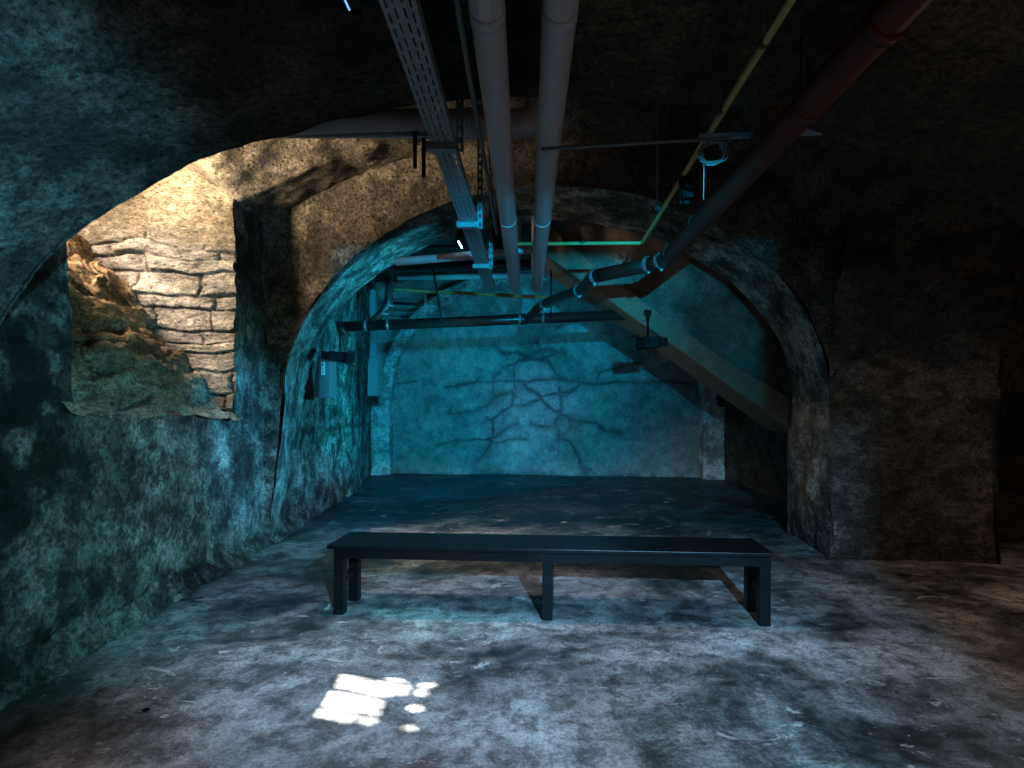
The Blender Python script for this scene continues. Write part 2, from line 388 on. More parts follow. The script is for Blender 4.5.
# back wall, projected branch image painted into its colour ------------------------------------------
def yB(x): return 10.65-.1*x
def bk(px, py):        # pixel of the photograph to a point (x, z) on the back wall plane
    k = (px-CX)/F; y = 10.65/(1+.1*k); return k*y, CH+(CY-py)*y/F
BRANCH = [ # polylines, traced in a 3.2x enlargement whose corner is (380,330); last number is half width in metres
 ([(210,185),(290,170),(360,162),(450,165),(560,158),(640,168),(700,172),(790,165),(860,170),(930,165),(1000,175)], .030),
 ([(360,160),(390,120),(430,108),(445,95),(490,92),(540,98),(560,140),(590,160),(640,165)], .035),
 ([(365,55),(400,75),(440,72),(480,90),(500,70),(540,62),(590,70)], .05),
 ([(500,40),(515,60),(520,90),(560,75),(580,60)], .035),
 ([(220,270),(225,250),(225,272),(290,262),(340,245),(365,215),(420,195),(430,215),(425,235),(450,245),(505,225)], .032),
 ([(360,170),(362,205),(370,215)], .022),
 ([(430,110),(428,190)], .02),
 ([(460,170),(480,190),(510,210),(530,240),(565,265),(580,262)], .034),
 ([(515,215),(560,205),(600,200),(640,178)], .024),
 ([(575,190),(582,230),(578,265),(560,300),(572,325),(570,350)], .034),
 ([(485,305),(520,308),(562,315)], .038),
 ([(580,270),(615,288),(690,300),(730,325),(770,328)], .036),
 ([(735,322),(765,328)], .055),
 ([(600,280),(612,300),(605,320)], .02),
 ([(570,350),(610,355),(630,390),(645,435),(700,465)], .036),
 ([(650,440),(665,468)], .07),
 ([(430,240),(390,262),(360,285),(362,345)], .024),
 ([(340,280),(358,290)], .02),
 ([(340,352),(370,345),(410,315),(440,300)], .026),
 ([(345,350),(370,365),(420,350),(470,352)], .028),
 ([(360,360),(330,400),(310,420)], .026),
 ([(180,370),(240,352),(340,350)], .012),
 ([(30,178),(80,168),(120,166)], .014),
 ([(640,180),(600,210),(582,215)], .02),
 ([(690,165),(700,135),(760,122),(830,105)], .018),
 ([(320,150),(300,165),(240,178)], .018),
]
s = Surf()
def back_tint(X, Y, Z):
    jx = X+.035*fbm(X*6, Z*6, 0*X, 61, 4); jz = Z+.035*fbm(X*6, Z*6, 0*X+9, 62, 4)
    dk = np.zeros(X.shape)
    for pts, w in BRANCH:
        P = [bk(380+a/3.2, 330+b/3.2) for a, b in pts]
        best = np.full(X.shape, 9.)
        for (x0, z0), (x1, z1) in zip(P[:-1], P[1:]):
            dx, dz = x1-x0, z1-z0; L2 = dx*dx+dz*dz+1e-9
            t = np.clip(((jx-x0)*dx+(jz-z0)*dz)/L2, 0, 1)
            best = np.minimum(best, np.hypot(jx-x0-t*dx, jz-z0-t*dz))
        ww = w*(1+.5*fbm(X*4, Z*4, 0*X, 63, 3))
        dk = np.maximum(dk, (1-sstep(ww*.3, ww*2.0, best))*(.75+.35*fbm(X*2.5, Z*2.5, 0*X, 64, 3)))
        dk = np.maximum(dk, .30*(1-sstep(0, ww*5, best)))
    # dark blotches of the painted image at the crown of the network
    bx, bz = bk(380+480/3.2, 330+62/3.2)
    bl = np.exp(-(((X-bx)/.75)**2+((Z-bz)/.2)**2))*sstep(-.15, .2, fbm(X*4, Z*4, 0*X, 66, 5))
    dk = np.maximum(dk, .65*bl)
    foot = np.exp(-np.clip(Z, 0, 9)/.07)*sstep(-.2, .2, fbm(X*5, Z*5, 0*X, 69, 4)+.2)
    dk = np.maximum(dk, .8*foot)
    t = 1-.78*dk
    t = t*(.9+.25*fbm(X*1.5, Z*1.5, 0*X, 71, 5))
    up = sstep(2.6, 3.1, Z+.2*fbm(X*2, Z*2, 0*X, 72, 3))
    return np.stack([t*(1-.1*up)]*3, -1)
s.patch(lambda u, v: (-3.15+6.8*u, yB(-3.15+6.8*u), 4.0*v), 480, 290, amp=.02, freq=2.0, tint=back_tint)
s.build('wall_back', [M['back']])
# rib following the back wall
s = Surf()
def rib(u, v):
    th = PI*(1-u)
    o = np.array([0., .0, 1., 1.])
    k = v*3
    rad = np.where(k < 1, 0, np.where(k < 2, (k-1), 1.0)); out = np.where(k < 1, k, np.where(k < 2, 1, 3-k))
    x, z = ell(.29, 2.90+.22*rad, 1.25, 2.42+.22*rad, th, 2.3)
    return x, yB(x)-.26*out, z
s.patch(rib, 200, 18, amp=.02, freq=3)
for x0, x1 in ((-2.61, -3.0), (3.18, 3.55)):
    def lg(u, v, x0=x0, x1=x1):
        k = u*2; x = np.where(k < 1, x0, x0+(x1-x0)*(k-1)); y = yB(x)-.26*np.minimum(k, 1)
        return x, y, 1.3*v
    s.patch(lg, 20, 50, amp=.02, freq=3)
s.build('trim_2', [M['rib']])

# wall behind the camera keeps the cellar closed
s = Surf(); s.patch(lambda u, v: (-3+11*u, -3+0*u, 4*v), 80, 40, amp=.03); s.build('wall_front', [M['brick']])

# ------------------------------------------------------------------ generic mesh parts
class MB:
    def __init__(s): s.bm = bmesh.new()
    def box(s, c, size, rot=None, bev=0.):
        r = bmesh.ops.create_cube(s.bm, size=1.0)
        M_ = Matrix.Translation(c) @ (rot.to_4x4() if rot else Matrix.Identity(4)) @ Matrix.Diagonal((*size, 1))
        bmesh.ops.transform(s.bm, matrix=M_, verts=r['verts'])
        if bev:
            es = list({e for v in r['verts'] for e in v.link_edges})
            bmesh.ops.bevel(s.bm, geom=es, offset=bev, segments=2, affect='EDGES', profile=.6)
        return s
    def tube(s, pts, r, n=20, bend=0., cap=True, jit=0.):
        pts = [Vector(p) for p in pts]
        if bend and len(pts) > 2:
            out = [pts[0]]
            for a, b, c in zip(pts[:-2], pts[1:-1], pts[2:]):
                d1 = (a-b).normalized(); d2 = (c-b).normalized(); bb = min(bend, (a-b).length*.45, (c-b).length*.45)
                p0 = b+d1*bb; p2 = b+d2*bb
                for k in range(7):
                    t = k/6; out.append(p0*(1-t)**2+b*2*t*(1-t)+p2*t*t)
            out.append(pts[-1]); pts = out
        rings = []; up = None
        for i, p in enumerate(pts):
            a = pts[max(0, i-1)]; b = pts[min(len(pts)-1, i+1)]; d = (b-a).normalized()
            if up is None:
                up = d.orthogonal().normalized()
            up = (up-d*up.dot(d)).normalized(); sd = d.cross(up)
            rr = r if not callable(r) else r(i/(len(pts)-1))
            rings.append([s.bm.verts.new(p+(up*math.cos(2*PI*k/n)+sd*math.sin(2*PI*k/n))*rr) for k in range(n)])
        for A, B in zip(rings[:-1], rings[1:]):
            for k in range(n): s.bm.faces.new((A[k], A[(k+1) % n], B[(k+1) % n], B[k])).smooth = True
        if cap:
            s.bm.faces.new(rings[0][::-1]); s.bm.faces.new(rings[-1])
        return s
    def poly(s, pts2, c, d0, d1):
        """extrude polygon pts2 (x,z) between depths"""
        a = [s.bm.verts.new((p[0], d0(p) if callable(d0) else d0, p[1])) for p in pts2]; b = [s.bm.verts.new((p[0], d1(p) if callable(d1) else d1, p[1])) for p in pts2]
        s.bm.faces.new(a); s.bm.faces.new(b[::-1]); n = len(a)
        for i in range(n): s.bm.faces.new((a[i], b[i], b[(i+1) % n], a[(i+1) % n]))
        return s
    def build(s, name, m, parent=None, **tags):
        bmesh.ops.recalc_face_normals(s.bm, faces=s.bm.faces[:])
        me = bpy.data.meshes.new(name); s.bm.to_mesh(me); s.bm.free(); me.materials.append(m)
        o = bpy.data.objects.new(name, me); COL.objects.link(o)
        if parent:
            o.parent = parent; o.matrix_parent_inverse = Matrix.Translation(parent.location).inverted() if not getattr(parent, 'rotation_euler', Euler()).z else parent.matrix_basis.inverted()
        for k, v in tags.items(): o[k] = v
        return o
def thing(name, loc, label, cat, group=None):
    o = bpy.data.objects.new(name, None); COL.objects.link(o); o.location = loc; o.empty_display_size = .1
    o['label'] = label; o['category'] = cat
    if group: o['group'] = group
    return o
def copy_tree(o, loc, label=None):
    c = o.copy(); COL.objects.link(c); c.location = loc
    if label: c['label'] = label
    for ch in o.children:
        d = ch.copy(); COL.objects.link(d); d.parent = c
    return c

# ------------------------------------------------------------------ bench
bench = bpy.data.objects.new('bench', None); COL.objects.link(bench)
bench.location = (.116, 3.60, 0); bench.rotation_euler = (0, 0, math.radians(-4.1))
bench['label'] = 'long low black painted wooden bench standing across the concrete floor'; bench['category'] = 'bench'
def bpart(name, mb):
    o = mb.build(name, M['bench']); o.parent = bench; return o
LN, DP, HT = 2.72, .385, .448
bpart('seat', MB().box((0, 0, HT-.0125), (LN, DP, .025), bev=.004))
def apron(y): return MB().box((0, y, HT-.025-.032), (LN-.10, .022, .064), bev=.002)
bpart('apron', apron(-DP/2+.042)); bpart('apron', apron(DP/2-.042))
for sx in (-1.30, 0.02, 1.325):
    for sy in (-1, 1):
        bpart('leg', MB().box((sx, sy*(DP/2-.07), (HT-.025)/2), (.064, .064, HT-.025), bev=.003))
    bpart('crossbar', MB().box((sx, 0, .205), (.03, DP-.2, .045), bev=.002))

# ------------------------------------------------------------------ overhead services
T = lambda o, **k: [o.__setitem__(a, b) for a, b in k.items()]
# two long grey pipes
for nm, x, lab in (('p', -.124, 'fat grey overhead pipe running into the distance, beside the thin conduit'), ('q', .102, 'fat grey overhead pipe running into the distance, the one nearer the yellow pipe')):
    t = thing('grey_pipe', (x, 2.5, 2.55), lab, 'pipe', 'pair of grey pipes under the vault')
    MB().tube([(x, -2.9, 2.555), (x, 1.0, 2.553), (x, 5.86, 2.55), (x, 5.86, 3.7)], .056, 28, bend=.11).build('pipe_run', M['grey_pipe'], t)
    for yy in (1.75, 3.7): MB().tube([(x, yy-.03, 2.551), (x, yy+.03, 2.551)], .0575, 28).build('joint_sleeve', M['grey_pipe'], t)
    for yy in (2.9, 4.35): MB().tube([(x, yy, 2.60), (x, yy, 3.6)], .005, 8).build('hanger_rod', M['black'], t)
# thin conduit beside them
t = MB().tube([(-.222, -2.9, 2.6), (-.222, 4.2, 2.6), (-.222, 4.3, 3.55)], .011, 10, bend=.05).build('conduit', M['cable'], label='thin grey conduit running close along the left side of the left fat grey pipe', category='conduit')
# grey pipe crossing the top of the middle bay
a = at(190, 123, 3.25); b = at(541, 122, 3.25)
t = thing('crossing_pipe', (-1.0, 3.25, 2.95), 'grey pipe crossing above the stone recess, running left to right under the vault', 'pipe')
MB().tube([(-3.0, 3.27, 2.965), (b.x-.02, 3.25, 2.96), (b.x-.02, 3.25, 3.75)], .078, 28, bend=.12).build('pipe_run', M['grey_pipe'], t)
for px in (424, 470): p = at(px, 122, 3.25); MB().tube([(p.x-.02, 3.25, 2.96), (p.x+.02, 3.25, 2.96)], .083, 28).build('joint_sleeve', M['grey_pipe'], t)
MB().tube([(-1.55, 3.26, 2.90), (-.45, 3.22, 2.89)], .016, 10).build('side_conduit', M['cable'], t)
MB().box((-.64, 3.2, 2.78), (.02, .02, .2)).box((-.59, 3.2, 2.74), (.02, .02, .22)).build('hook', M['black'], t)
# small grey pipe crossing lower, in front of the second arch
MB().tube([at(396, 262, 4.95), at(455, 257, 4.9), at(500, 252, 4.85), at(536, 249, 4.85), at(543, 225, 4.85)], .036, 18, bend=.05).build('branch_pipe', M['grey_pipe'], label='short grey branch pipe crossing behind the cable tray and under the two fat pipes', category='pipe')
# pale pipe high in the far bay
MB().tube([at(398, 277, 8.2), at(600, 274, 8.2)], .05, 16).build('far_pipe', M['grey_pipe'], label='pale pipe crossing high in front of the far wall, above the thin yellow pipe', category='pipe')
MB().tube([at(395, 268, 7.4), at(590, 262, 7.4)], .06, 16).build('dark_overhead_pipe', M['dark_pipe'], label='dark pipe running left to right under the far ceiling, topmost one there', category='pipe')

# perforated cable tray
def tray():
    t = thing('cable_tray', (-.36, 2.5, 2.45), 'perforated galvanised cable tray running away under the vault, left of the grey pipes', 'cable tray')
    bm = bmesh.new(); x0 = -.362-.05; W = .10
    xs = [0, .010, .0165, .0335, .040, .060, .0665, .0835, .09, .1]
    xs = [0, .012, .018, .034, .040, .060, .066, .082, .088, .1]
    slots = {(1): 0, (3): 1, (5): 1, (7): 0}
    y = -.8; pitch = .0215; vs = {}
    ny = int((5.5+.8)/pitch)
    V = [[bm.verts.new((x0+x*W/.1, y+j*pitch, 2.45)) for x in xs] for j in range(ny+1)]
    for j in range(ny):
        for i in range(len(xs)-1):
            if i in slots and (j+slots[i]*1) % 3 != 0: continue
            bm.faces.new((V[j][i], V[j][i+1], V[j+1][i+1], V[j+1][i]))
    me = bpy.data.meshes.new('tray_base'); bm.to_mesh(me); bm.free(); me.materials.append(M['galv'])
    o = bpy.data.objects.new('tray_base', me); COL.objects.link(o)
    so = o.modifiers.new('thick', 'SOLIDIFY'); so.thickness = .002
    o.parent = t; o.location = -t.location
    for sx in (x0, x0+W): MB().box((sx, 2.35, 2.472), (.002, 6.3, .044)).build('side_lip', M['galv'], t)
    MB().tube([(-.38, -.8, 2.462), (-.372, 2, 2.464), (-.38, 4, 2.462), (-.376, 5.4, 2.462)], .008, 8).build('cable', M['cable'], t)
    MB().tube([(-.345, -.8, 2.462), (-.352, 2, 2.464), (-.343, 4, 2.462), (-.349, 5.4, 2.462)], .006, 8).build('cable', M['black'], t)
    return t
tray()
def hanger(x, y, zt, label):
    t = thing('tray_hanger', (x, y, 2.45), label, 'bracket', 'brackets carrying the cable tray')
    # slotted upright channel
    bm = bmesh.new(); hw = .014; zb = 2.41
    xs = [-hw, -.005, .005, hw]; n = int((zt-zb)/.0125)
    V = [[bm.verts.new((xx, 0, j*.0125+zb-2.45)) for xx in xs] for j in range(n+1)]
    for j in range(n):
        for i in range(3):
            if i == 1 and j % 4 in (1, 2): continue
            bm.faces.new((V[j][i], V[j][i+1], V[j+1][i+1], V[j+1][i]))
    me = bpy.data.meshes.new('upright'); bm.to_mesh(me); bm.free(); me.materials.append(M['galv'])
    o = bpy.data.objects.new('upright', me); COL.objects.link(o); so = o.modifiers.new('t', 'SOLIDIFY'); so.thickness = .003; o.parent = t; o.location = (.073, 0, 0)
    for sx in (-1, 1): MB().box((x+.073+sx*hw, y+.012, (zb+zt)/2), (.003, .024, zt-zb)).build('flange', M['galv'], t)
    MB().box((x-.005, y-.006, 2.436), (.13, .004, .036)).box((x-.005, y+.012, 2.42), (.13, .036, .004)).build('crossarm', M['galv'], t)
    for dx in (-.03, .03): MB().tube([(x+dx, y-.006, 2.437), (x+dx, y-.014, 2.437)], .006, 6).build('bolt', M['galv'], t)
    return t
hanger(-.362, 2.40, 2.72, 'slotted steel bracket nearest the viewer, holding the cable tray below the crossing pipe')
hanger(-.362, 3.44, 3.6, 'slotted steel bracket second along the cable tray, with a bright slotted upright')
hanger(-.362, 4.46, 3.55, 'small steel bracket farthest along the cable tray, near the glowing lamp')

# red-brown drain pipe
t = thing('drain_pipe', (1.04, 2.2, 2.42), 'thick red-brown drain pipe hung from the vault, elbowing left at its far end', 'pipe')
c2 = Vector((1.045, 4.22, 2.42)); c3 = at(592, 277, 4.75); c4 = at(583, 289, 5.0); c5 = at(541, 305, 6.1); c6 = at(527, 320, 6.5)
MB().tube([(1.03, -2.9, 2.44), (1.04, 1.7, 2.435), (1.042, 4.0, 2.42), c2, (c2.x-.1, 4.32, 2.41)], .058, 28, bend=.05).build('main_run', M['red_pipe'], t)
MB().tube([(c2.x-.03, 4.26, 2.412), c3], .055, 24).build('branch_run', M['red_pipe'], t)
MB().tube([c3+(c2-c3).normalized()*.05, c3, c4, c5, c6, at(520, 321, 6.5)], .050, 20, bend=.09).build('lower_run', M['dark_pipe'], t)
for y in (1.62, 2.08, 3.42, 4.05):
    MB().tube([(1.041, y-.022, 2.43), (1.041, y+.022, 2.43)], .0615, 28).build('pipe_ring', M['red_pipe'], t)
    MB().tube([(1.041, y, 2.49), (1.041, y, 2.62 if y < 2.5 else 3.9)], .004, 8).build('hanger_rod', M['black'], t)
def ringclamp(p, d, r, par, w=.018):
    d = d.normalized()
    o = MB().tube([p-d*w, p-d*(w-.006), p+d*(w-.006), p+d*w], r, 24).build('clamp', M['galv'], par)
    par = o
    q = MB().box(p+Vector((0, -.01, -r-.008)), (.02, .03, .018), bev=.002).build('clamp_bolt', M['galv'], par)
ringclamp(c2+Vector((-.03, .03, 0)), Vector((-.4, .9, 0)), .064, t)
ringclamp(c2+(c3-c2)*.22, c3-c2, .060, t); ringclamp(c2+(c3-c2)*.96, c3-c2, .060, t)
ringclamp(c4+(c5-c4)*.08, c5-c4, .055, t); ringclamp(c4+(c5-c4)*.9, c5-c4, .055, t)
# clamp bracket near the top of the frame
p = at(903, 12, 1.66)
MB().box(p+Vector((-.012, 0, -.01)), (.012, .02, .06), Euler((0, .7, 0)).to_matrix(), .001).box(p+Vector((.022, 0, 0)), (.06, .012, .01)).build('clamp_bracket', M['galv'], t)
MB().tube([p+Vector((.03, 0, -.006)), p+Vector((.03, 0, .012))], .008, 6).build('clamp_bolt', M['galv'], t)

# horizontal black pipe in front of the far wall
t = thing('soil_pipe', at(500, 321, 6.5), 'black horizontal pipe crossing the far bay with silver clamps and a curved riser', 'pipe')
A_, B_ = at(338, 327, 6.5), at(668, 313, 6.5)
MB().tube([A_, B_], .060, 24).build('main_run', M['dark_pipe'], t)
MB().tube([at(369, 325, 6.5), at(382, 313, 6.5), at(389, 303, 6.5), at(389, 262, 6.5)], .048, 20, bend=.05).build('riser', M['dark_pipe'], t)
for px in (366, 388, 520, 543):
    q = A_+(B_-A_)*((px-338)/330); MB().tube([q-Vector((.016, 0, 0)), q+Vector((.016, 0, 0))], .065, 24).build('clamp', M['galv'], t)
for (px, py) in ((389, 306), (384, 314)):
    q = at(px, py, 6.5); MB().tube([q-Vector((0, 0, .012)), q+Vector((0, 0, .012))], .053, 20).build('clamp', M['galv'], t)
MB().tube([at(433, 269, 6.4), at(442, 323, 6.4)], .012, 8).build('hanger_rod', M['black'], t)
MB().tube([at(345, 335, 6.45), at(338, 322, 6.45)], .03, 10).build('end_cap', M['dark_pipe'], t)
MB().tube([at(551, 270, 6.4), at(551, 318, 6.4)], .01, 8).build('hanger_rod', M['black'], t)

# yellow gas pipes
t = thing('gas_pipe', (.8, 2.5, 2.55), 'thin yellow pipe running away beside the red-brown drain, turning left at its end', 'pipe')
MB().tube([(.79, -2.9, 2.56), (.80, 1.7, 2.55), at(642, 243, 4.22), at(506, 244, 4.22)], .0135, 14, bend=.03).build('pipe_run', M['yellow'], t)
for k, (px, py) in enumerate(((760, 43), (721, 110), (660, 208))):
    dd = 560*(2.55-1.32)/(406-py); q = Vector((.80+.02*(dd-1.7)/2.5*.6, dd, 2.549))
    MB().tube([q-Vector((0, .01, 0)), q+Vector((0, .01, 0))], .0165, 14).build('clamp', M['rubber'], t)
    MB().tube([q, q+Vector((0, 0, 1.2 if dd > 2.5 else .15))], .004, 6).build('hanger_rod', M['cable'], t)
MB().tube([at(580, 242.5, 4.22), at(583, 242.5, 4.22)], .017, 12).build('clamp', M['rubber'], t)
MB().tube([at(393, 289, 7.0), at(400, 290, 7.0), at(556, 298, 7.0)], .022, 12).build('yellow_bar', M['yellow'], label='thin yellow pipe crossing the far bay just above the black pipe', category='pipe')
MB().tube([at(393, 303, 8.0), at(424, 305, 8.0)], .02, 10).build('dark_rail', M['black'], label='short dark rail before the far wall, right of the curved black riser', category='rail')
MB().tube([at(424, 293, 8.3), at(426, 303, 8.3), at(436, 306, 8.3)], .022, 10, bend=.05).build('hook_pipe', M['cable'], label='small bent grey pipe stub hanging under the far yellow pipe', category='pipe')

# conduit on the face of the first arch
t = thing('arch_conduit', (1.0, 2.46, 2.52), 'thin pale conduit strip running right along the edge of the first arch', 'conduit')
MB().tube([at(541, 149, 2.5), at(640, 143, 2.5), at(728, 138, 2.5)], .008, 10).build('conduit_run', M['cable'], t)
MB().box((at(700, 137, 2.5)+at(845, 131, 2.5))/2, (.66, .012, .026), Euler((0, -.045, 0)).to_matrix(), .002).build('trunking', M['box'], t)
# coil of spare cable
pts = []
c = at(713, 153, 2.44)
for k in range(60):
    a_ = 2*PI*k/22; r_ = .058+.008*math.sin(k*.7)
    pts.append(c+Vector((r_*math.cos(a_), .01*math.sin(k*.9), r_*.8*math.sin(a_)-.0)))
pts += [at(722, 160, 2.44), at(728, 140, 2.44), at(733, 134, 2.44)]
MB().tube(pts, .0042, 8).build('cable_coil', M['cable'], label='coil of spare grey cable hanging between the yellow and the red-brown pipe', category='cable')
MB().tube([at(704, 150, 2.46), at(703.5, 200, 2.46)], .0028, 6).build('hanging_wire', M['cable'], label='thin straight wire hanging just left of the red-brown drain pipe', category='wire')
MB().tube([at(801, 30, 1.98), at(801, 92, 1.98)], .003, 6).build('threaded_rod', M['black'], label='dark threaded rod hanging above the red-brown pipe near its ring', category='rod')

# ------------------------------------------------------------------ stage spotlights
def spotlight(name, loc, aim, sc_, label, lens=False, stem=.12):
    t = thing(name, loc, label, 'spotlight', 'small black spotlights on the pipes and walls')
    L = Vector(loc); d = (Vector(aim)-L).normalized(); R = d.to_track_quat('-Z', 'Y').to_matrix()
    def w(v): return L+R @ (Vector(v)*sc_)
    def rb(mb, c, s_, bev=.004): return mb.box(w(c), tuple(k*sc_ for k in s_), R, bev*sc_)
    m = MB(); m.tube([w((0, 0, .09)), w((0, 0, .07)), w((0, 0, -.09))], lambda q: (.034+.018*q)*sc_, 18)
    rb(m, (0, 0, .03), (.085, .085, .12)); body = m.build('lamp_body', M['black'], t)
    m = MB()
    for k in range(4): rb(m, (0, 0, .1+.016*k), (.07, .07, .006), .001)
    m.build('cooling_fins', M['black'], body)
    m = MB(); rb(m, (0, .06, -.095), (.09, .003, .07), .001); rb(m, (0, -.06, -.095), (.09, .003, .07), .001); rb(m, (.06, 0, -.095), (.003, .09, .07), .001); m.build('barn_doors', M['black'], body)
    top = L+Vector((0, 0, stem*sc_+.02))
    m = MB(); m.tube([w((.055, 0, 0)), w((.06, 0, 0))+Vector((0, 0, .06*sc_)), top, w((-.06, 0, 0))+Vector((0, 0, .06*sc_)), w((-.055, 0, 0))], .006*sc_, 8); m.build('yoke', M['black'], t)
    MB().tube([top, top+Vector((0, 0, .07*sc_))], .014*sc_, 10).box(top+Vector((0, 0, .07*sc_)), (.05*sc_, .03*sc_, .04*sc_)).build('clamp', M['black'], t)
    if lens: MB().tube([w((0, 0, -.088)), w((0, 0, -.093))], .046*sc_, 20).build('lens', M['lens'], body)
    return t
spotlight('spotlight', at(340, 357, 6.1), at(480, 372, 6.4), 1.25, 'black spotlight beside the stickered wall box, under the end of the black pipe', stem=.2)
spotlight('spotlight', at(648, 343, 6.05), at(470, 356, 6.3), 1.35, 'black spotlight hanging just below the sloping beam', stem=.16)
spotlight('spotlight', at(686, 186, 2.98), at(690, 320, 2.9), .62, 'black spotlight clamped to the yellow pipe beside the cable coil', stem=.1)
spotlight('spotlight', at(352, -9, 1.72), at(300, 20, 2.2), .8, 'black spotlight with a lit blue rim at the top edge, left of the cable tray')
MB().tube([at(343, -4, 1.58), at(349.5, 10, 1.58)], .0028, 8).build('glowing_rim', M['lens_dim'], bpy.data.objects['spotlight.003'])
spotlight('spotlight', at(463, 236, 5.0), at(445, 300, 4.3), .85, 'glowing spotlight left of the cable tray, its blue-white lens edge showing', lens=False, stem=.16)
MB().tube([at(458.2, 241, 4.8), at(462, 248, 4.8)], .0065, 8).build('lens_edge', M['lens'], bpy.data.objects['spotlight.004'])
spotlight('spotlight', at(498, 236, 4.45), at(500, 300, 5.4), .8, 'unlit black spotlight tucked between the cable tray and the left fat pipe', stem=.1)

# wall boxes on the far left wall
def wallbox(c0, c1, y0, label, sticker):
    t = thing('wall_box', (c0.x, y0, c0.z), label, 'wall box')
    return t
t = thing('wall_box', at(316, 397, 6.4), 'tall pale grey wall box with a white sticker, by the arch on the left', 'wall box')
def prism(pts, y0, y1):
    return MB().poly([(at(px, py, y0).x, at(px, py, y0).z) for px, py in pts], None, y0, y1)
o = prism([(320, 352), (329, 352), (329, 397.5), (319, 397.5)], 6.3, 6.55).build('case', M['box'], t)
o = prism([(313, 397.5), (319.3, 397.5), (320, 352), (317, 360)], 6.32, 6.5).build('side_panel', M['box'], t)
st_ = prism([(321, 362), (324.5, 362), (324.5, 375), (321, 375)], 6.285, 6.30).build('sticker', M['label'], t)
for py_, w_, h_ in ((364.5, .018, .022), (369, .02, .006), (372, .015, .006)): MB().box(at(322.8, py_, 6.283), (w_, .002, h_)).build('sticker_print', M['ink'], st_)
t = thing('duct_box', at(378, 397, 8.4), 'blue-grey box at the foot of a vertical duct on the far left wall', 'wall box')
prism([(368.5, 359), (378, 359), (378, 396), (367.5, 396)], 8.5, 8.75).build('case', M['box'], t)
prism([(370, 290), (375, 290), (375, 359), (370, 359)], 8.55, 8.7).build('duct', M['box'], t)
prism([(371, 396), (375, 396), (374, 398.5), (371, 398.5)], 8.55, 8.6).build('cable_gland', M['black'], t)

# ------------------------------------------------------------------ sloping stair beam and panel above it
s = Surf()
YB = 6.15
up = [(552, 226), (567, 243), (644, 302), (670, 320), (720, 355), (785, 395), (800, 404)]
lo = [(535, 244), (543, 253), (640, 321), (665, 338), (720, 378), (785, 424), (800, 434)]
def interp(L_, u):
    t = np.linspace(0, 1, len(L_)); return np.interp(u, t, [p[0] for p in L_]), np.interp(u, t, [p[1] for p in L_])
def beam(u, v):
    a = interp(up, u); b = interp(lo, u)
    k = v*3; w = np.where(k < 1, 0, np.where(k < 2, k-1, 1)); dep = np.where(k < 1, 1-k, np.where(k < 2, 0, k-2))
    px = a[0]*(1-w)+b[0]*w; py = a[1]*(1-w)+b[1]*w
    d = YB
    x = (px-CX)*d/F; z = CH+(CY-py)*d/F
    return x, YB+.75*dep, z
s.patch(beam, 120, 36, amp=.012, freq=3)
s.build('trim_3', [M['beam']])
s = Surf()
def above(u, v):
    a = interp(up, u); d = YB+.22
    x = (a[0]-CX)*YB/F; z = CH+(CY-a[1]-4)*YB/F
    return x*(1-v)+(x+.45)*v, d+0*u, z*(1-v)+(z*.2+3.1)*v-.1*(1-v)
s.patch(above, 120, 80, amp=.02, freq=3, tint=lambda X, Y, Z: (.38+.40*fbm(X*3, Y*3, Z*3, 90, 5))[..., None]*np.array([1.5, 1.1, .9]))
s.build('wall_stair', [M['back']])

# ------------------------------------------------------------------ loose bits on the floor
rb = random.Random(3)
spots = [(147, 713), (492, 703), (470, 640), (205, 598), (655, 655), (296, 606), (900, 640), (760, 590), (180, 574), (930, 705)]
for i, (px, py) in enumerate(spots[:5]): pass
t_lab = ['small blue-lit plaster chip lying alone on the bare floor at lower left',
         'plaster chip on the floor by the foot of the left wall']
def chip(px, py, size, label):
    d = F*CH/(py-CY); p = at(px, py, d)
    bm = bmesh.new(); bmesh.ops.create_icosphere(bm, subdivisions=2, radius=size)
    for v in bm.verts: v.co = Vector((v.co.x*rb.uniform(.8, 1.3), v.co.y*rb.uniform(.7, 1.2), v.co.z*.45+.3*size))
    me = bpy.data.meshes.new('plaster_chip'); bm.to_mesh(me); bm.free(); me.materials.append(M['beam'])
    o = bpy.data.objects.new('plaster_chip', me); COL.objects.link(o); o.location = (p.x, p.y, .006); o['label'] = label; o['category'] = 'debris'
chip(146, 712, .014, t_lab[0]); chip(192, 583, .03, t_lab[1])

# ------------------------------------------------------------------ added unseen board, cut out to shape the sun patch
lamp_p = Vector((-4.9, 4.6, 4.6)); XW = -4.02
def fl(cx, cy):   # enlargement pixel (6.4x, corner 300,650) to floor point
    px, py = 300+cx/6.4, 650+cy/6.4; d = F*CH/(py-CY); return ((px-CX)*d/F, d)
shapes = [[(262, 160), (340, 168), (480, 195), (705, 228), (690, 290), (600, 292), (535, 306), (440, 292), (300, 258), (225, 246)],
          [(540, 186), (640, 186), (700, 212), (600, 208)],
          [(195, 268), (300, 276), (440, 306), (535, 330), (530, 375), (500, 378), (400, 372), (398, 405), (330, 408), (140, 362)],
          [(120, 380), (200, 388), (370, 425), (340, 462), (290, 470), (180, 442), (90, 428)],
          [(415, 378), (500, 384), (525, 412), (470, 428), (405, 402)], [(385, 430), (480, 432), (498, 455), (430, 484), (372, 462)],
          [(760, 222), (880, 208), (845, 243), (770, 240)], [(745, 255), (820, 252), (805, 290), (770, 298), (735, 285)],
          [(685, 372), (720, 350), (775, 352), (788, 375), (750, 394), (700, 390)], [(652, 498), (690, 478), (725, 482), (748, 505), (715, 516), (660, 510)]]
shp = [[fl(*p) for p in S] for S in shapes]
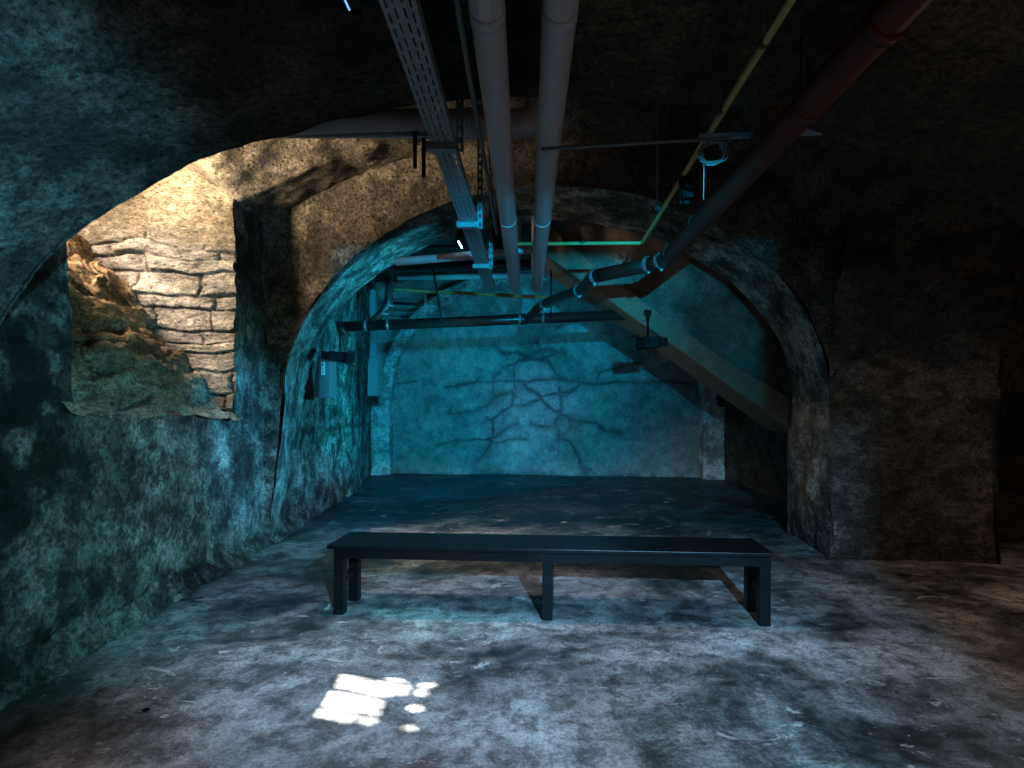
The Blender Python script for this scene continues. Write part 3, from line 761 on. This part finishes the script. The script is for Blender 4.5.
def inpoly(X, Y, P):
    r = np.zeros(X.shape, bool); n = len(P)
    for i in range(n):
        x0, y0 = P[i]; x1, y1 = P[(i+1) % n]
        c = ((y0 > Y) != (y1 > Y)) & (X < (x1-x0)*(Y-y0)/(y1-y0+1e-12)+x0); r ^= c
    return r
def whole(X, Y, Z):
    t = lamp_p.z/(lamp_p.z-Z); fx = lamp_p.x+(X-lamp_p.x)*t; fy = lamp_p.y+(Y-lamp_p.y)*t
    r = np.zeros(X.shape, bool)
    for P in shp: r |= inpoly(fx, fy, P)
    return r
qs = []
for P in shp:
    for (fx, fy) in P:
        t = (XW-lamp_p.x)/(fx-lamp_p.x); qs.append((lamp_p.y+(fy-lamp_p.y)*t, lamp_p.z*(1-t)))
ys = [q[0] for q in qs]; zs = [q[1] for q in qs]
s = Surf(); s.patch(lambda u, v: (XW+0*u, min(ys)-.05+(max(ys)-min(ys)+.1)*u, min(zs)-.05+(max(zs)-min(zs)+.1)*v), 260, 260, amp=0, hole=whole)
y0_, y1_, z0_, z1_ = min(ys)-.05, max(ys)+.05, min(zs)-.05, max(zs)+.05
for a0, a1, b0, b1 in ((2.4, y0_, 1.0, 5.2), (y1_, 5.6, 1.0, 5.2), (y0_, y1_, 1.0, z0_), (y0_, y1_, z1_, 5.2)):
    s.patch(lambda u, v, a0=a0, a1=a1, b0=b0, b1=b1: (XW+0*u, a0+(a1-a0)*u, b0+(b1-b0)*v), 8, 8, amp=0)
s.build('sun_mask_board', [M['bench']])

# added globe, unseen behind the viewer; it throws the dark disc on the floor at lower left
tl = thing('shadow_globe', (.239, -.46, 1.657), 'added dark globe hung behind the viewer to cast the floor shadow', 'shadow caster')
def globe():
    bm = bmesh.new(); bmesh.ops.create_uvsphere(bm, u_segments=24, v_segments=16, radius=.056)
    bmesh.ops.translate(bm, verts=bm.verts, vec=(0, 0, 0)); me = bpy.data.meshes.new('globe'); bm.to_mesh(me); bm.free(); me.materials.append(M['black'])
    o = bpy.data.objects.new('globe', me); COL.objects.link(o); o.parent = tl
globe(); MB().tube([(.239, -.46, 1.70), (.239, -.46, 2.70)], .003, 6).build('cord', M['black'], tl)

# ------------------------------------------------------------------ lights
def light(name, typ, loc, aim, power, col, size=None, ang=None, blend=.2, rad=.03, sy=None):
    l = bpy.data.lights.new(name, typ); l.energy = power; l.color = col
    o = bpy.data.objects.new(name, l); COL.objects.link(o); o.location = loc
    if aim is not None: o.rotation_euler = (Vector(aim)-Vector(loc)).to_track_quat('-Z', 'Y').to_euler()
    if typ == 'SPOT': l.spot_size = math.radians(ang); l.spot_blend = blend; l.shadow_soft_size = rad
    elif typ == 'AREA': l.size = size; 
    else: l.shadow_soft_size = rad
    if typ == 'AREA' and sy: l.shape = 'RECTANGLE'; l.size_y = sy
    return o
def field(o, l_, r_, b_, t_, soft=.03, cloud=None, mn=.4, seed=0., falloff=None):
    """a projector's rectangular field; optional slow cloudy image in it"""
    l = o.data; l.use_nodes = True; nt = l.node_tree; L = nt.links.new
    em = [n for n in nt.nodes if n.type == 'EMISSION'][0]
    tc = nt.nodes.new('ShaderNodeTexCoord'); sp = nt.nodes.new('ShaderNodeSeparateXYZ'); L(tc.outputs['Normal'], sp.inputs[0])
    def math_(op, a, b):
        m = nt.nodes.new('ShaderNodeMath'); m.operation = op
        for k, q in enumerate((a, b)):
            if isinstance(q, (int, float)): m.inputs[k].default_value = q
            else: L(q, m.inputs[k])
        return m.outputs[0]
    tx = math_('MULTIPLY', math_('DIVIDE', sp.outputs[0], sp.outputs[2]), -1.0)
    ty = math_('MULTIPLY', math_('DIVIDE', sp.outputs[1], sp.outputs[2]), -1.0)
    def edge(v, at_, sgn):
        m = nt.nodes.new('ShaderNodeMapRange'); m.interpolation_type = 'SMOOTHSTEP'
        m.inputs[1].default_value = at_-soft; m.inputs[2].default_value = at_+soft
        m.inputs[3].default_value, m.inputs[4].default_value = (0., 1.) if sgn > 0 else (1., 0.)
        L(v, m.inputs[0]); return m.outputs[0]
    k = math_('MULTIPLY', math_('MULTIPLY', edge(tx, l_, 1), edge(tx, r_, -1)), math_('MULTIPLY', edge(ty, b_, 1), edge(ty, t_, -1)))
    if falloff:
        for at_, sf, lo_, sg, ax in falloff:
            m = nt.nodes.new('ShaderNodeMapRange'); m.interpolation_type = 'SMOOTHSTEP'; m.inputs[1].default_value = at_-sf; m.inputs[2].default_value = at_+sf
            m.inputs[3].default_value, m.inputs[4].default_value = (lo_, 1.) if sg > 0 else (1., lo_)
            L(tx if ax == 'x' else ty, m.inputs[0]); k = math_('MULTIPLY', k, m.outputs[0])
    if cloud:
        mp = nt.nodes.new('ShaderNodeMapping'); mp.inputs['Location'].default_value = (seed, seed*1.7, 0); L(tc.outputs['Normal'], mp.inputs[0])
        n = nt.nodes.new('ShaderNodeTexNoise'); n.inputs['Scale'].default_value = cloud; n.inputs['Detail'].default_value = 2; L(mp.outputs[0], n.inputs['Vector'])
        r = nt.nodes.new('ShaderNodeMapRange'); r.inputs[1].default_value = .35; r.inputs[2].default_value = .65; r.inputs[3].default_value = mn; r.inputs[4].default_value = 1.0; L(n.outputs[0], r.inputs[0])
        k = math_('MULTIPLY', k, r.outputs[0])
    L(k, em.inputs['Strength'])
# floor projector, high behind the viewer on the right; field is level with the room
a = light('floor_projector', 'SPOT', (1.0, -1.4, 2.27), (1.0, 6, 2.27), 3700, (.24, .57, .88), ang=128, blend=.1, rad=.012); field(a, -1.2, .30, -1.8, -.19, .04, 5., .45, 4.1, falloff=[(-.66, .10, .16, 1, 'x'), (.17, .12, .38, -1, 'x'), (-.56, .12, .34, 1, 'y')])
# back wall projector beside the viewer
a = light('wall_projector', 'SPOT', (.47, -.25, 1.95), (.47, 10, 1.95), 2500, (.0, .38, .68), ang=80, blend=.1, rad=.012); field(a, -.42, .33, -.20, .158, .015, 5, .6, 2., falloff=[(.17, .09, .26, -1, 'x')])
light('wall_highlight', 'SPOT', (.3, 4.3, 2.1), (.1, 10.6, 1.1), 260, (.24, .44, 1.0), ang=22, blend=1.0, rad=.05)
light('far_cyan_wash', 'SPOT', (-.4, 6.9, 1.6), (-2.2, 10.3, 2.0), 240, (.005, .45, .72), ang=130, blend=.7, rad=.10)
# teal wash on the left wall
light('left_wall_wash', 'SPOT', (1.9, 2.9, 1.2), (-2.4, 4.0, .7), 500, (.20, .75, .82), ang=52, blend=.7, rad=.05)
light('left_vault_wash', 'SPOT', (-.8, -.1, 1.1), (-2.1, 1.6, 2.05), 820, (.10, .42, .60), ang=50, blend=.9, rad=.05)
a = light('left_arch_wash', 'SPOT', (.3, 5.6, 1.6), (-4, 5.6, 1.6), 420, (.02, .45, .68), ang=110, blend=.5, rad=.05); field(a, -.10, 1.2, -.45, 1.3, .03)
light('left_corner_wash', 'SPOT', (.9, 4.4, 1.5), (-2.4, 5.0, 1.0), 650, (.01, .40, .80), ang=32, blend=.8, rad=.05)
# right arch edge and pier
light('pier_wash', 'SPOT', (-1.0, 2.2, 2.2), (2.75, 4.8, 1.45), 95, (.18, .42, .62), ang=28, blend=.5, rad=.03)
# white pool on the floor from overhead
light('floor_pool', 'SPOT', (-.62, 3.45, 2.36), (-.1, 2.75, 0), 85, (1.0, .86, .94), ang=84, blend=.3, rad=.05)
# daylight through the recess
light('daylight', 'AREA', (-3.75, 3.3, 3.2), (-2.9, 4.8, 1.8), 66, (1.0, .82, .62), size=.9, sy=.7).data.spread = math.radians(66)
light('daylight_spill', 'AREA', (-3.2, 3.5, 2.75), (-2.45, 4.6, 3.75), 70, (1.0, .78, .55), size=.4, sy=.4).data.spread = math.radians(84)
light('sunbeam', 'SPOT', lamp_p, (-.7, 2.55, 0), 24000, (1.0, .97, .93), ang=14, blend=.1, rad=.004)
# faint warm fill lamps, added in place of ambient light
light('ambient_fill', 'POINT', (1.6, .3, 1.3), None, 10, (1.0, .80, .60), rad=.35)
light('side_glow', 'POINT', (5.6, 2.4, 1.6), None, 5, (1.0, .66, .42), rad=.35)
light('trunking_light', 'SPOT', (.75, .4, 1.4), (1.12, 2.5, 2.47), 14, (.10, .50, 1.0), ang=18, blend=.5, rad=.02)
light('left_floor_wash', 'SPOT', (.3, 5.6, 1.9), (-2.1, 6.1, 0), 130, (.01, .35, .80), ang=46, blend=.9, rad=.05)
light('beam_glow', 'SPOT', (-.6, 5.3, .9), (1.7, 6.2, 2.1), 13, (1.0, .86, .74), ang=60, blend=1.0, rad=.2)  # added fill on the beam, no fitting there
light('pier_edge_glow', 'SPOT', (-.8, 4.2, 1.1), (2.7, 5.4, .9), 75, (1.0, .84, .70), ang=24, blend=1.0, rad=.1)  # added fill for the inner face of the pier
light('pier_fill', 'POINT', (3.1, 3.3, 1.3), None, 6, (1.0, .80, .62), rad=.3)
light('teal_pool', 'SPOT', (1.7, .9, 1.9), (.85, 2.25, 0), 60, (.16, .75, .85), ang=34, blend=1.0, rad=.05)
light('side_floor_glow', 'SPOT', (4.6, 3.0, 2.4), (4.0, 3.2, 0), 45, (1.0, .62, .42), ang=110, blend=1.0, rad=.2)  # added warm fill over the right floor, without a fitting
light('far_glow', 'POINT', (.9, 7.6, 2.7), None, 7, (.03, .42, .75), rad=.3)
w = bpy.data.worlds.new('World'); sc.world = w; w.use_nodes = True
w.node_tree.nodes['Background'].inputs[0].default_value = (.02, .02, .02, 1); w.node_tree.nodes['Background'].inputs[1].default_value = .2

# ------------------------------------------------------------------ camera
cam = bpy.data.cameras.new('Camera'); co = bpy.data.objects.new('Camera', cam); COL.objects.link(co)
co.location = (0, 0, CH); co.rotation_euler = (PI/2, 0, 0)
cam.sensor_width = 36; cam.lens = 36*F/1024; cam.shift_x = -(CX-512)/1024; cam.shift_y = (CY-384)/1024
cam.clip_start = .05
sc.camera = co
sc.view_settings.view_transform = 'Standard'
sc.view_settings.look = 'None'
